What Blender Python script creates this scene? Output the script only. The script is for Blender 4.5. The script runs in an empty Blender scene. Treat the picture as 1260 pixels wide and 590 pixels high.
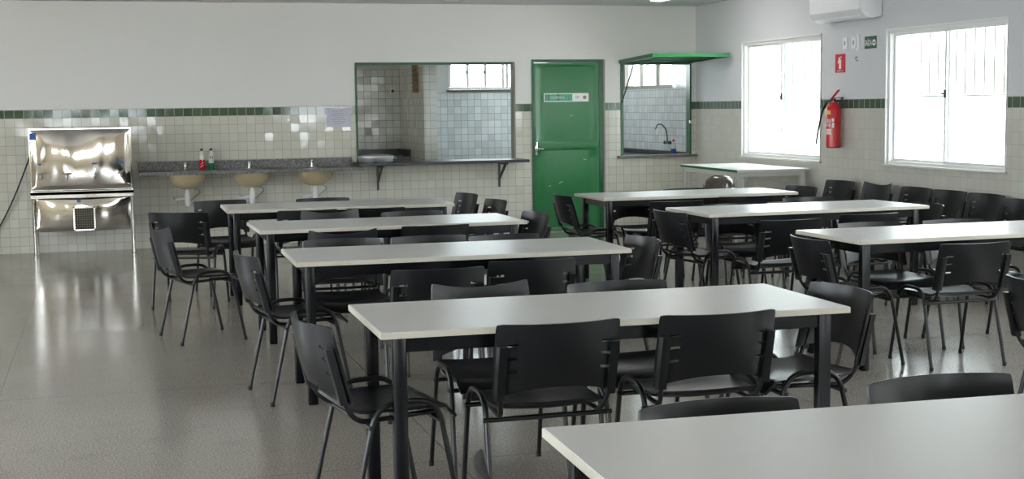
import bpy, bmesh, math, random
from mathutils import Vector, Matrix, noise as mnoise
random.seed(7)
S = bpy.context.scene
C = S.collection
PI = math.pi

# ------------------------------------------------------------------ helpers
def obj(name, bm, mat=None, parent=None, smooth=False):
    me = bpy.data.meshes.new(name)
    bmesh.ops.recalc_face_normals(bm, faces=bm.faces[:])
    bm.to_mesh(me); bm.free()
    if mat: me.materials.append(mat)
    if smooth:
        for p in me.polygons: p.use_smooth = True
        try: me.set_sharp_from_angle(angle=math.radians(38))
        except Exception: pass
    o = bpy.data.objects.new(name, me)
    C.objects.link(o)
    if parent: o.parent = parent
    return o

def tag(o, label=None, cat=None, group=None, kind=None):
    if label: o['label'] = label
    if cat: o['category'] = cat
    if group: o['group'] = group
    if kind: o['kind'] = kind
    return o

def thing(name, label, cat, loc=(0, 0, 0), rotz=0.0, group=None):
    o = bpy.data.objects.new(name, None); C.objects.link(o)
    o.empty_display_size = .1
    o.location = loc; o.rotation_euler = (0, 0, rotz)
    return tag(o, label, cat, group)

def copy_tree(o, parent=None):
    c = o.copy(); C.objects.link(c)
    if parent is not None: c.parent = parent
    for ch in list(o.children): copy_tree(ch, c)
    return c

def B(): return bmesh.new()

def box(bm, x0, x1, y0, y1, z0, z1, bev=0.0, seg=2, M=None):
    v = [bm.verts.new((x, y, z)) for x in (x0, x1) for y in (y0, y1) for z in (z0, z1)]
    F = [(0, 1, 3, 2), (4, 6, 7, 5), (0, 4, 5, 1), (2, 3, 7, 6), (0, 2, 6, 4), (1, 5, 7, 3)]
    fs = [bm.faces.new([v[i] for i in f]) for f in F]
    bmesh.ops.recalc_face_normals(bm, faces=fs)
    vs = v
    if bev > 0:
        es = list({e for f in fs for e in f.edges})
        r = bmesh.ops.bevel(bm, geom=es, offset=bev, segments=seg, affect='EDGES', profile=.5)
        vs = list(set(r['verts']) | {x for x in v if x.is_valid})
    if M is not None: bmesh.ops.transform(bm, matrix=M, verts=[x for x in vs if x.is_valid])
    return bm

def fillet(pts, r, n=6):
    pts = [Vector(p) for p in pts]; out = [pts[0]]
    for i in range(1, len(pts) - 1):
        a, b, c = pts[i - 1], pts[i], pts[i + 1]
        d1 = (a - b); d2 = (c - b)
        rr = min(r, d1.length * .48, d2.length * .48)
        p1 = b + d1.normalized() * rr; p2 = b + d2.normalized() * rr
        for k in range(n + 1):
            t = k / n
            out.append(p1 * (1 - t) ** 2 + b * 2 * t * (1 - t) + p2 * t * t)
    out.append(pts[-1]); return out

def tube(bm, pts, r, n=10, closed_ends=True):
    pts = [Vector(p) for p in pts]
    rs = r if isinstance(r, (list, tuple)) else [r] * len(pts)
    t0 = (pts[1] - pts[0]).normalized()
    up = Vector((0, 0, 1)) if abs(t0.z) < .9 else Vector((1, 0, 0))
    nrm = t0.cross(up).normalized(); rings = []
    for i, p in enumerate(pts):
        if i == 0: t = t0
        elif i == len(pts) - 1: t = (pts[i] - pts[i - 1]).normalized()
        else: t = ((pts[i] - pts[i - 1]).normalized() + (pts[i + 1] - pts[i]).normalized()).normalized()
        nrm = (nrm - t * nrm.dot(t)).normalized(); bi = t.cross(nrm)
        rings.append([bm.verts.new(p + (nrm * math.cos(2 * PI * k / n) + bi * math.sin(2 * PI * k / n)) * rs[i]) for k in range(n)])
    for a, b in zip(rings, rings[1:]):
        for k in range(n): bm.faces.new((a[k], a[(k + 1) % n], b[(k + 1) % n], b[k]))
    if closed_ends:
        bm.faces.new(rings[0][::-1]); bm.faces.new(rings[-1])
    return bm

def lathe(bm, prof, n=24, c=(0, 0, 0), sx=1, sy=1):
    rings = []
    for r, z in prof:
        if r < 1e-5: rings.append([bm.verts.new((c[0], c[1], c[2] + z))])
        else: rings.append([bm.verts.new((c[0] + sx * r * math.cos(2 * PI * k / n), c[1] + sy * r * math.sin(2 * PI * k / n), c[2] + z)) for k in range(n)])
    for a, b in zip(rings, rings[1:]):
        for k in range(n):
            k2 = (k + 1) % n
            if len(a) == 1 and len(b) == 1: continue
            if len(a) == 1: bm.faces.new((a[0], b[k2], b[k]))
            elif len(b) == 1: bm.faces.new((a[k], a[k2], b[0]))
            else: bm.faces.new((a[k], a[k2], b[k2], b[k]))
    if len(rings[0]) > 1: bm.faces.new(rings[0][::-1])
    if len(rings[-1]) > 1: bm.faces.new(rings[-1])
    return bm

def sheet(bm, us, vs, f, thick, hole=None):
    """grid surface f(u,v) with thickness along its normals; hole(i,j) leaves a cell open"""
    nu, nv = len(us), len(vs)
    P = [[Vector(f(u, v)) for v in vs] for u in us]
    def nr(i, j):
        a = P[min(i + 1, nu - 1)][j] - P[max(i - 1, 0)][j]
        b = P[i][min(j + 1, nv - 1)] - P[i][max(j - 1, 0)]
        return a.cross(b).normalized()
    A = [[bm.verts.new(P[i][j] + nr(i, j) * thick / 2) for j in range(nv)] for i in range(nu)]
    D = [[bm.verts.new(P[i][j] - nr(i, j) * thick / 2) for j in range(nv)] for i in range(nu)]
    full = lambda i, j: 0 <= i < nu - 1 and 0 <= j < nv - 1 and not (hole and hole(i, j))
    for i in range(nu - 1):
        for j in range(nv - 1):
            if not full(i, j): continue
            bm.faces.new((A[i][j], A[i + 1][j], A[i + 1][j + 1], A[i][j + 1]))
            bm.faces.new((D[i][j], D[i][j + 1], D[i + 1][j + 1], D[i + 1][j]))
            for (di, dj, p, q) in ((-1, 0, (i, j), (i, j + 1)), (1, 0, (i + 1, j), (i + 1, j + 1)), (0, -1, (i, j), (i + 1, j)), (0, 1, (i, j + 1), (i + 1, j + 1))):
                if not full(i + di, j + dj):
                    bm.faces.new((A[p[0]][p[1]], A[q[0]][q[1]], D[q[0]][q[1]], D[p[0]][p[1]]))
    for v in [v for v in bm.verts if not v.link_faces]: bm.verts.remove(v)
    return bm

def wall(name, axis, f0, f1, a0, a1, z0, z1, holes, mat):
    """wall slab: axis 'y' lies in a plane of constant y (runs along x); f0,f1 its two faces"""
    aa = sorted({a0, a1} | {h[0] for h in holes} | {h[1] for h in holes})
    zz = sorted({z0, z1} | {h[2] for h in holes} | {h[3] for h in holes})
    bm = B()
    pt = (lambda a, f, z: (a, f, z)) if axis == 'y' else (lambda a, f, z: (f, a, z))
    def full(i, j):
        if not (0 <= i < len(aa) - 1 and 0 <= j < len(zz) - 1): return False
        ca, cz = (aa[i] + aa[i + 1]) / 2, (zz[j] + zz[j + 1]) / 2
        return not any(h[0] < ca < h[1] and h[2] < cz < h[3] for h in holes)
    V = {}
    def v(i, j, f):
        k = (i, j, f)
        if k not in V: V[k] = bm.verts.new(pt(aa[i], f, zz[j]))
        return V[k]
    for i in range(len(aa) - 1):
        for j in range(len(zz) - 1):
            if not full(i, j): continue
            for f in (f0, f1): bm.faces.new((v(i, j, f), v(i + 1, j, f), v(i + 1, j + 1, f), v(i, j + 1, f)))
            for di, dj, p, q in ((-1, 0, (i, j), (i, j + 1)), (1, 0, (i + 1, j), (i + 1, j + 1)), (0, -1, (i, j), (i + 1, j)), (0, 1, (i, j + 1), (i + 1, j + 1))):
                if not full(i + di, j + dj): bm.faces.new((v(*p, f0), v(*q, f0), v(*q, f1), v(*p, f1)))
    return tag(obj(name, bm, mat), kind='structure')

# ------------------------------------------------------------------ materials
def srgb(r, g, b):
    f = lambda c: (c / 255 / 12.92) if c / 255 <= .04045 else ((c / 255 + .055) / 1.055) ** 2.4
    return (f(r), f(g), f(b), 1)

class N:
    def __init__(s, name):
        s.m = bpy.data.materials.new(name); s.m.use_nodes = True
        s.t = s.m.node_tree; s.p = s.t.nodes['Principled BSDF']; s.out = s.t.nodes['Material Output']
    def n(s, ty, **k):
        o = s.t.nodes.new(ty)
        for a, b in k.items(): setattr(o, a, b)
        return o
    def l(s, a, b): s.t.links.new(a, b)
    def math(s, op, a, b=None, c=None):
        o = s.n('ShaderNodeMath', operation=op)
        for i, x in enumerate((a, b, c)):
            if x is None: continue
            if isinstance(x, (int, float)): o.inputs[i].default_value = x
            else: s.l(x, o.inputs[i])
        return o.outputs[0]
    def mix(s, f, a, b):
        o = s.n('ShaderNodeMix', data_type='RGBA')
        for i, x in ((0, f), (6, a), (7, b)):
            if isinstance(x, (int, float)): o.inputs[i].default_value = x
            elif isinstance(x, tuple): o.inputs[i].default_value = x
            else: s.l(x, o.inputs[i])
        return o.outputs[2]
    def noise(s, scale, detail=3, vec=None, rough=.5):
        o = s.n('ShaderNodeTexNoise'); o.inputs['Scale'].default_value = scale; o.inputs['Detail'].default_value = detail
        o.inputs['Roughness'].default_value = rough
        if vec is not None: s.l(vec, o.inputs['Vector'])
        return o.outputs['Fac']
    def ramp(s, f, stops):
        o = s.n('ShaderNodeValToRGB'); e = o.color_ramp.elements
        while len(e) < len(stops): e.new(.5)
        for el, (p, c) in zip(e, stops): el.position = p; el.color = c if isinstance(c, tuple) else (c, c, c, 1)
        s.l(f, o.inputs[0]); return o.outputs[0]
    def bump(s, h, strength=.2, dist=.002):
        o = s.n('ShaderNodeBump'); o.inputs['Strength'].default_value = strength; o.inputs['Distance'].default_value = dist
        s.l(h, o.inputs['Height']); s.l(o.outputs[0], s.p.inputs['Normal'])
    def pos(s): return s.n('ShaderNodeNewGeometry').outputs['Position']
    def ob(s): return s.n('ShaderNodeTexCoord').outputs['Object']

def simple(name, col, rough=.5, metal=0.0, var=.06, nscale=9, bump=0.0, spec=.5, coat=0.0):
    m = N(name); p = m.p
    f = m.noise(nscale, 4, m.ob())
    d = tuple(c * (1 - var) for c in col[:3]) + (1,); u = tuple(min(1, c * (1 + var)) for c in col[:3]) + (1,)
    m.l(m.mix(f, d, u), p.inputs['Base Color'])
    p.inputs['Metallic'].default_value = metal
    p.inputs['Specular IOR Level'].default_value = spec
    p.inputs['Coat Weight'].default_value = coat
    g = m.noise(nscale * 2.3, 3, m.ob())
    m.l(m.math('MULTIPLY_ADD', g, rough * .35, rough * .82), p.inputs['Roughness'])
    if bump: m.bump(m.noise(nscale * 30, 3, m.ob()), bump, .001)
    return m.m

ZT, ZB, PITCH = 1.5504, 1.4590, .0985
YB, XR, ZC = 15.817, 7.025, 2.715

def tiled_wall(name, axis, u0, zt=ZT, zb=ZB, band=True, tile=srgb(205, 203, 190), paint=srgb(218, 218, 214), tilt=.035, grout=srgb(140, 138, 128), var=.10, rough=.12, reveal=None):
    m = N(name); p = m.p
    sep = m.n('ShaderNodeSeparateXYZ'); m.l(m.pos(), sep.inputs[0])
    u = m.math('DIVIDE', m.math('SUBTRACT', sep.outputs[axis], u0), PITCH)
    z = sep.outputs[2]
    w = m.math('DIVIDE', m.math('SUBTRACT', zb, z), PITCH)
    g = .028
    def line(x):
        fr = m.math('FRACT', x)
        return m.math('MAXIMUM', m.math('LESS_THAN', fr, g), m.math('GREATER_THAN', fr, 1 - g))
    above = m.math('GREATER_THAN', z, zt)
    if reveal is not None: above = m.math('MAXIMUM', above, m.math('GREATER_THAN', sep.outputs[1 - axis], reveal))
    inband = m.math('MULTIPLY', m.math('GREATER_THAN', z, zb), m.math('SUBTRACT', 1.0, above))
    lv = m.math('MULTIPLY', line(w), m.math('SUBTRACT', 1.0, inband))
    edge = m.math('LESS_THAN', m.math('ABSOLUTE', m.math('SUBTRACT', z, zt - .002)), .003)
    grm = m.math('MAXIMUM', m.math('MAXIMUM', line(u), lv), edge)
    cell = m.n('ShaderNodeCombineXYZ')
    m.l(m.math('FLOOR', u), cell.inputs[0]); m.l(m.math('FLOOR', w), cell.inputs[1])
    wn = m.n('ShaderNodeTexWhiteNoise', noise_dimensions='3D'); m.l(cell.outputs[0], wn.inputs['Vector'])
    tl = m.mix(wn.outputs['Value'], tuple(c * (1 - var) for c in tile[:3]) + (1,), tuple(min(1, c * (1 + var)) for c in tile[:3]) + (1,))
    if band:
        bd = m.mix(wn.outputs['Value'], srgb(30, 62, 42), srgb(54, 92, 64))
        tl = m.mix(inband, tl, bd)
    # faint vertical dirt in the grout and under the band
    dirt = m.noise(2.2, 5, m.pos())
    tl = m.mix(m.math('MULTIPLY', dirt, .22), tl, srgb(150, 146, 132))
    body = m.mix(grm, tl, grout)
    pn = m.noise(1.3, 4, m.pos())
    pc = m.mix(pn, tuple(c * .95 for c in paint[:3]) + (1,), paint)
    m.l(m.mix(above, body, pc), p.inputs['Base Color'])
    r1 = m.math('MULTIPLY_ADD', grm, .6, rough)
    mx = m.n('ShaderNodeMix', data_type='FLOAT'); m.l(above, mx.inputs[0]); m.l(r1, mx.inputs[2]); mx.inputs[3].default_value = .55
    m.l(mx.outputs[0], p.inputs['Roughness'])
    # every glazed tile sits at its own slight tilt
    ge = m.n('ShaderNodeNewGeometry')
    vs = m.n('ShaderNodeVectorMath', operation='SUBTRACT'); m.l(wn.outputs['Color'], vs.inputs[0]); vs.inputs[1].default_value = (.5, .5, .5)
    vm = m.n('ShaderNodeVectorMath', operation='SCALE'); m.l(vs.outputs[0], vm.inputs[0])
    m.l(m.math('MULTIPLY', m.math('SUBTRACT', 1.0, above), tilt), vm.inputs['Scale'])
    va = m.n('ShaderNodeVectorMath', operation='ADD'); m.l(ge.outputs['Normal'], va.inputs[0]); m.l(vm.outputs[0], va.inputs[1])
    vn = m.n('ShaderNodeVectorMath', operation='NORMALIZE'); m.l(va.outputs[0], vn.inputs[0])
    m.l(vn.outputs[0], p.inputs['Normal'])
    return m.m

M = {}
M['wall_back'] = tiled_wall('glazed_tile_back', 0, -1.018, grout=srgb(158, 155, 145), var=.05, tilt=.024, rough=.07, reveal=YB + .004, paint=srgb(226, 224, 220))
M['wall_right'] = tiled_wall('glazed_tile_right', 1, 12.05, tile=srgb(198, 196, 186), paint=srgb(206, 206, 208), grout=srgb(168, 166, 156), tilt=.02, var=.04, reveal=XR + .004)
M['kit_x'] = tiled_wall('kitchen_tile_back', 0, 3.0, zt=2.04, zb=2.04, band=False, tile=srgb(202, 205, 194), paint=srgb(190, 192, 186), grout=srgb(112, 114, 106), tilt=.07, var=.12)
M['kit_side'] = tiled_wall('kitchen_tile_dim', 1, 16.0, zt=2.04, zb=2.04, band=False, tile=srgb(192, 194, 182), paint=srgb(190, 192, 186), grout=srgb(112, 114, 106), tilt=.06, var=.10)
M['kit_col'] = tiled_wall('kitchen_tile_corner', 0, 3.0, zt=2.04, zb=2.04, band=False, tile=srgb(200, 204, 198), paint=srgb(190, 192, 186), grout=srgb(150, 152, 146), tilt=.03, var=.05)
M['kit_blue'] = tiled_wall('kitchen_tile_pale', 0, 3.0, zt=1.72, zb=1.72, band=False, tile=srgb(214, 222, 227), paint=srgb(190, 196, 196), grout=srgb(140, 148, 152), tilt=.05)
M['kit_y'] = tiled_wall('kitchen_tile_side', 1, 16.0, zt=2.2, zb=2.2, band=False, tile=srgb(206, 212, 214), paint=srgb(190, 196, 196), grout=srgb(116, 124, 128), tilt=.04)
M['paint'] = simple('wall_paint', srgb(205, 203, 198), .6, var=.03, nscale=1.5)
M['beige'] = simple('beige_wall_paint', srgb(196, 184, 160), .6, var=.03, nscale=1.5)
M['ceiling'] = simple('ceiling_paint', srgb(214, 212, 216), .7, var=.02, nscale=1.2)

def floor_mat():
    m = N('polished_terrazzo'); p = m.p; ps = m.pos()
    big = m.noise(.55, 5, ps, .6); mid = m.noise(5, 4, ps); fine = m.noise(110, 2, ps, .7)
    v = m.n('ShaderNodeTexVoronoi'); v.inputs['Scale'].default_value = 95; m.l(ps, v.inputs['Vector'])
    base = m.ramp(big, [(.25, srgb(132, 127, 118)), (.75, srgb(156, 150, 140))])
    spk = m.ramp(fine, [(.36, srgb(62, 60, 55)), (.5, srgb(140, 134, 124)), (.66, srgb(205, 198, 186))])
    c = m.mix(.42, base, spk)
    chip = m.math('LESS_THAN', v.outputs['Distance'], .16)
    c = m.mix(m.math('MULTIPLY', chip, .35), c, srgb(58, 54, 50))
    sep = m.n('ShaderNodeSeparateXYZ'); m.l(ps, sep.inputs[0])
    def line(o, off):
        fr = m.math('FRACT', m.math('MULTIPLY', m.math('ADD', o, off), .5))
        return m.math('LESS_THAN', fr, .0025)
    j = m.math('MAXIMUM', line(sep.outputs[0], .6), line(sep.outputs[1], .3))
    c = m.mix(m.math('MULTIPLY', j, .5), c, srgb(50, 48, 45))
    c = m.mix(m.math('MULTIPLY', m.ramp(mid, [(.55, 0.0), (.8, 1.0)]), .18), c, srgb(80, 76, 70))
    m.l(c, p.inputs['Base Color'])
    st = m.noise(1.6, 5, ps, .65)
    m.l(m.math('MULTIPLY_ADD', st, .16, .08), p.inputs['Roughness'])
    p.inputs['Specular IOR Level'].default_value = .5
    m.bump(m.noise(9, 3, ps), .03, .002)
    return m.m
M['floor'] = floor_mat()

M['plastic'] = simple('black_chair_plastic', srgb(16, 18, 21), .33, var=.10, nscale=14, bump=.05, spec=.38)
M['plastic_b'] = simple('charcoal_chair_plastic', srgb(23, 24, 27), .38, var=.10, nscale=14, bump=.05)
def tube_paint():
    m = N('worn_black_tube'); p = m.p
    f = m.ramp(m.noise(26, 5, m.ob(), .7), [(.68, 0.0), (.76, 1.0)])
    m.l(m.mix(m.math('MULTIPLY', f, .6), srgb(14, 15, 17), srgb(80, 62, 52)), p.inputs['Base Color'])
    p.inputs['Roughness'].default_value = .34
    return m.m
M['tube'] = tube_paint()
M['rubber'] = simple('rubber', srgb(22, 22, 23), .7)
M['table_leg'] = simple('dark_enamel_leg', srgb(9, 12, 16), .26, var=.0, nscale=1.0, spec=.3)
def laminate():
    m = N('off_white_laminate'); p = m.p
    f = m.noise(2.0, 4, m.ob()); sm = m.ramp(m.noise(5.5, 6, m.ob(), .7), [(.62, 0.0), (.78, 1.0)])
    c = m.mix(f, srgb(192, 191, 187), srgb(203, 202, 198))
    c = m.mix(m.math('MULTIPLY', sm, .10), c, srgb(160, 154, 142))
    m.l(c, p.inputs['Base Color'])
    m.l(m.math('MULTIPLY_ADD', m.noise(12, 3, m.ob()), .08, .26), p.inputs['Roughness'])
    return m.m
M['laminate'] = laminate()
def edgeband():
    m = N('cream_edge_band'); p = m.p
    f = m.ramp(m.noise(22, 4, m.ob(), .7), [(.64, 0.0), (.74, 1.0)])
    m.l(m.mix(m.math('MULTIPLY', f, .6), srgb(192, 187, 172), srgb(122, 86, 60)), p.inputs['Base Color'])
    p.inputs['Roughness'].default_value = .45
    return m.m
M['edge'] = edgeband()
def steel():
    m = N('polished_steel'); p = m.p
    m.l(m.mix(m.noise(6, 3, m.ob()), srgb(206, 203, 196), srgb(222, 220, 214)), p.inputs['Base Color'])
    p.inputs['Metallic'].default_value = 1
    m.l(m.math('MULTIPLY_ADD', m.noise(3, 4, m.ob()), .05, .04), p.inputs['Roughness'])
    return m.m
M['steel'] = steel()
M['chrome'] = simple('chrome', srgb(215, 215, 215), .10, metal=1, var=.02)
M['alu'] = simple('beaten_aluminium', srgb(190, 190, 192), .34, metal=.6, var=.08, nscale=20)
def granite(name, a, b):
    m = N(name); p = m.p
    f = m.noise(85, 3, m.pos(), .8)
    m.l(m.ramp(f, [(.38, a), (.5, b), (.62, tuple(min(1, c * 2.1) for c in b[:3]) + (1,))]), p.inputs['Base Color'])
    p.inputs['Roughness'].default_value = .3
    return m.m
M['granite'] = granite('grey_granite', srgb(52, 52, 52), srgb(98, 97, 94))
M['blackgranite'] = granite('black_granite', srgb(18, 19, 21), srgb(38, 39, 42))
M['sinkbeige'] = simple('beige_ceramic', srgb(176, 160, 128), .2, var=.05)
M['pvc'] = simple('white_pvc', srgb(214, 214, 212), .4, var=.03)
M['hose'] = simple('braided_hose', srgb(150, 150, 146), .4, metal=.4)
M['green'] = simple('green_gloss_enamel', srgb(46, 114, 68), .22, var=.10, nscale=2.2)
M['greendark'] = simple('green_frame_enamel', srgb(28, 84, 52), .3, var=.10, nscale=3)
M['greenlight'] = simple('green_shutter_enamel_lit_lip', srgb(44, 136, 72), .35, var=.08, nscale=4)
M['jambgrey'] = simple('grey_jamb', srgb(128, 124, 116), .5)
M['darkmetal'] = simple('dark_bracket_metal', srgb(52, 53, 52), .4)
M['whitepaint'] = simple('white_enamel', srgb(226, 226, 224), .35, var=.03)
M['greypaint'] = simple('light_grey_enamel', srgb(196, 195, 186), .35, var=.05)
M['plasticwhite'] = simple('white_plastic', srgb(228, 228, 230), .35, var=.02)
M['red'] = simple('red_enamel', srgb(196, 22, 34), .25, var=.06)
M['signred'] = simple('sign_red', srgb(204, 30, 44), .5, var=.03)
M['signgreen'] = simple('sign_green', srgb(18, 86, 58), .5, var=.03)
M['signwhite'] = simple('sign_white', srgb(232, 232, 230), .5, var=.02)
M['yellow'] = simple('label_yellow', srgb(226, 176, 66), .5)
M['blue'] = simple('label_blue', srgb(44, 92, 170), .5)
M['paper'] = simple('paper', srgb(198, 196, 206), .7, var=.04, nscale=20)
M['ink'] = simple('faded_ink', srgb(150, 150, 164), .7)
M['black'] = simple('black_matte', srgb(20, 20, 21), .5)
M['blackgloss'] = simple('smoked_gloss_plastic', srgb(74, 68, 60), .12, var=.06)
M['brown'] = simple('brown_clay', srgb(122, 100, 66), .6, var=.15, nscale=18)
M['greybar'] = simple('dull_steel_bar', srgb(128, 124, 112), .5)
M['vent_shade'] = simple('vent_shade_dark', srgb(60, 52, 36), .6)
M['redliquid'] = simple('red_liquid', srgb(188, 20, 40), .15)
M['greenliquid'] = simple('green_liquid', srgb(0, 122, 66), .15)
M['caplabel'] = simple('pale_bottle_plastic', srgb(206, 204, 196), .25)
M['exterior'] = simple('white_render', srgb(236, 236, 232), .8, var=.02)
M['pavement'] = simple('pale_pavement', srgb(208, 204, 196), .9, var=.05)
M['doorteal'] = simple('sign_teal', srgb(86, 158, 126), .5, var=.10, nscale=40)
M['doordeep'] = simple('sign_deep_green', srgb(34, 110, 78), .5)

def emitter(name, col, st):
    m = N(name); m.p.inputs['Base Color'].default_value = col
    m.p.inputs['Emission Color'].default_value = col; m.p.inputs['Emission Strength'].default_value = st
    return m.m
def glass_mat():
    m = N('window_glass'); t = m.n('ShaderNodeBsdfTransparent'); g = m.n('ShaderNodeBsdfGlossy')
    t.inputs[0].default_value = (.93, .96, .95, 1); g.inputs['Roughness'].default_value = .02
    lw = m.n('ShaderNodeLayerWeight'); lw.inputs[0].default_value = .5
    f = m.math('MULTIPLY_ADD', m.math('POWER', lw.outputs['Facing'], 5.0), .9, .04)
    mx = m.n('ShaderNodeMixShader'); m.l(f, mx.inputs[0]); m.l(t.outputs[0], mx.inputs[1]); m.l(g.outputs[0], mx.inputs[2])
    m.l(mx.outputs[0], m.out.inputs[0]); return m.m
M['glass'] = glass_mat()
M['lamp'] = emitter('lit_diffuser', (1, .98, .95, 1), 16.0)
M['lampoff'] = simple('unlit_diffuser', srgb(214, 212, 205), .4)

# ------------------------------------------------------------------ setting
def slab(name, x0, x1, y0, y1, z0, z1, mat):
    return tag(obj(name, box(B(), x0, x1, y0, y1, z0, z1), mat), kind='structure')
XL, YF, YK = -4.6, -4.5, 19.1
slab('floor', XL - .2, XR + .2, YF - .2, YK + .2, -.12, 0, M['floor'])
slab('ceiling', XL - .2, XR + .9, YF - .2, YK + .2, ZC, ZC + .15, M['ceiling'])
W1 = (12.70, 14.50, .925, 2.20); W2 = (9.66, 11.455, .94, 2.175)
KW = (16.54, 18.36, 1.727, 2.40)
PASS = (2.785, 4.70, .868, 2.045); OPEN = (6.035, 6.965, .905, 2.045); DOOR = (4.905, 5.832, 0.0, 2.072)
wall('wall_back', 'y', YB, YB + .10, XL, XR, 0, ZC, [PASS, OPEN, DOOR], M['wall_back'])
wall('wall_right', 'x', XR, XR + .18, YF, YK, 0, ZC, [W1, W2, KW, (5.95, 7.85, .93, 2.19), (3.58, 5.38, .93, 2.19), (.5, 2.3, .93, 2.19), (-2.6, -.8, .93, 2.19)], M['wall_right'])
wall('wall_left', 'x', XL - .18, XL, YF, YK, 0, ZC, [(-3.0, 4.6, .9, 2.45), (6.0, 8.6, .9, 2.4), (10.5, 13.0, .9, 2.3)], M['beige'])
wall('wall_front', 'y', YF - .18, YF, XL, XR, 0, ZC, [(-1.85, -.45, 1.15, 1.75), (-.2, 1.05, 1.15, 1.75), (4.2, 6.3, 1.15, 2.0)], M['beige'])
# kitchen behind the serving hatch
wall('wall_kitchen_back', 'y', YK, YK + .16, XL, XR, 0, ZC, [(4.70, 6.20, 1.765, 2.42)], M['kit_blue'])
wall('wall_kitchen_stove', 'y', 18.6, 18.72, 1.0, 3.93, 0, ZC, [], M['kit_x'])
bm = B(); box(bm, 3.927, 4.075, 17.2, 18.72, 0, ZC)
tag(obj('wall_kitchen_return', bm, M['kit_col']), kind='structure')
bm = B(); box(bm, 4.08, 4.10, YB + .16, YB + .17, 0, .1); bm.free()
slab('wall_kitchen_left', .9, 1.0, YB + .16, YK, 0, ZC, M['kit_y'])
slab('wall_kitchen_right_lining', XR - .012, XR - .002, YB + .16, KW[0], 0, ZC, M['kit_y'])
slab('wall_kitchen_right_lining_below', XR - .012, XR - .002, KW[0], YK, 0, KW[2], M['kit_y'])

# green steel linings of the openings
def lining(name, op, wts, mats, y0=YB - .012, y1=YB + .104, lift=0):
    a0, a1, z0, z1 = op; z0 += lift; out = []
    for side, (w, mt) in zip('LRT', zip(wts, mats)):
        if w <= 0: continue
        bm = B()
        if side == 'L': box(bm, a0 + .001, a0 + w, y0, y1, z0, z1 - .001)
        if side == 'R': box(bm, a1 - w, a1 - .001, y0, y1, z0, z1 - .001)
        if side == 'T': box(bm, a0 + wts[0], a1 - wts[1], y0, y1, z1 - w, z1 - .001)
        out.append(tag(obj('%s' % name, bm, mt), kind='structure'))
    return out
lining('trim_1', PASS, (.022, .025, .03), (M['greendark'], M['jambgrey'], M['greendark']), lift=.036)
lining('trim_2', OPEN, (.035, .022, .04), (M['greendark'], M['greendark'], M['greendark']))

# windows in the right wall
def slide_window(name, y0, y1, z0, z1, mats=None, xo=XR + .045, grille=True, panes=2, sill=True, wm='whitepaint'):
    root = bpy.data.objects.new(name, None); C.objects.link(root); tag(root, kind='structure')
    wm = M[wm]
    fr = B(); t = .026
    for a, b, c, d in ((y0, y1, z0, z0 + t), (y0, y1, z1 - t, z1), (y0, y0 + t, z0 + t, z1 - t), (y1 - t, y1, z0 + t, z1 - t)):
        box(fr, xo - .03, xo + .05, a + .001, b - .001, c + .001, d - .001)
    obj('window_frame', fr, wm, root)
    # casing flush with the wall round the reveal
    cs = B()
    for a, b, c, d in ((y0 - .012, y1 + .012, z1, z1 + .016), (y0 - .012, y0, z0, z1), (y1, y1 + .012, z0, z1)):
        box(cs, XR - .012, XR - .0005, a, b, c, d)
    obj('casing', cs, wm, root)
    n = panes; L = (y1 - y0 - 2 * t) / n
    for k in range(n):
        a = y0 + t + k * L - (.02 if k else 0); b = y0 + t + (k + 1) * L + (.02 if k < n - 1 else 0)
        off = 0.022 if k % 2 else -.006
        sb = B(); s = .025; zz0, zz1 = z0 + t, z1 - t
        for p, q, c, d in ((a, b, zz0, zz0 + s), (a, b, zz1 - s, zz1), (a, a + s, zz0 + s, zz1 - s), (b - s, b, zz0 + s, zz1 - s)):
            box(sb, xo + off - .01, xo + off + .014, p, q, c + .0005, d - .0005)
        so = obj('sash', sb, wm, root)
        gb = B(); box(gb, xo + off, xo + off + .004, a + s, b - s, zz0 + s, zz1 - s)
        obj('pane', gb, M['glass'], so)
    lt = B(); ym = y0 + (y1 - y0) / 2; zm = z0 + (z1 - z0) * .52
    box(lt, xo - .032, xo - .016, ym - .012, ym + .012, zm - .035, zm + .035, .004)
    box(lt, xo - .045, xo - .03, ym - .006, ym + .03, zm - .008, zm + .008, .003)
    obj('latch', lt, M['black'], root)
    if sill:
        sl = B(); box(sl, XR - .03, XR + .045, y0 - .03, y1 + .03, z0 - .022, z0 - .001, .004)
        obj('window_sill', sl, M['greypaint'], root)
    if grille:
        g = B(); k = y0 + .1
        while k < y1 - .05:
            box(g, XR + .24, XR + .25, k - .006, k + .006, z0 + .02 + (z1 - z0) * .5, z1 + .02); k += .138
        for zz in (z0 + (z1 - z0) * .5, z1 - .02): box(g, XR + .238, XR + .252, y0 - .1, y1 + .1, zz, zz + .012)
        for yy in (y0 - .1, y1 + .09): box(g, XR + .18, XR + .25, yy, yy + .01, zz, zz + .012)
        obj('window_grille', g, M['jambgrey'], root)
    return root
slide_window('window_1', *W2)
slide_window('window_2', *W1)
slide_window('window_3', *KW, sill=False, grille=False, panes=3, wm='jambgrey')
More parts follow.
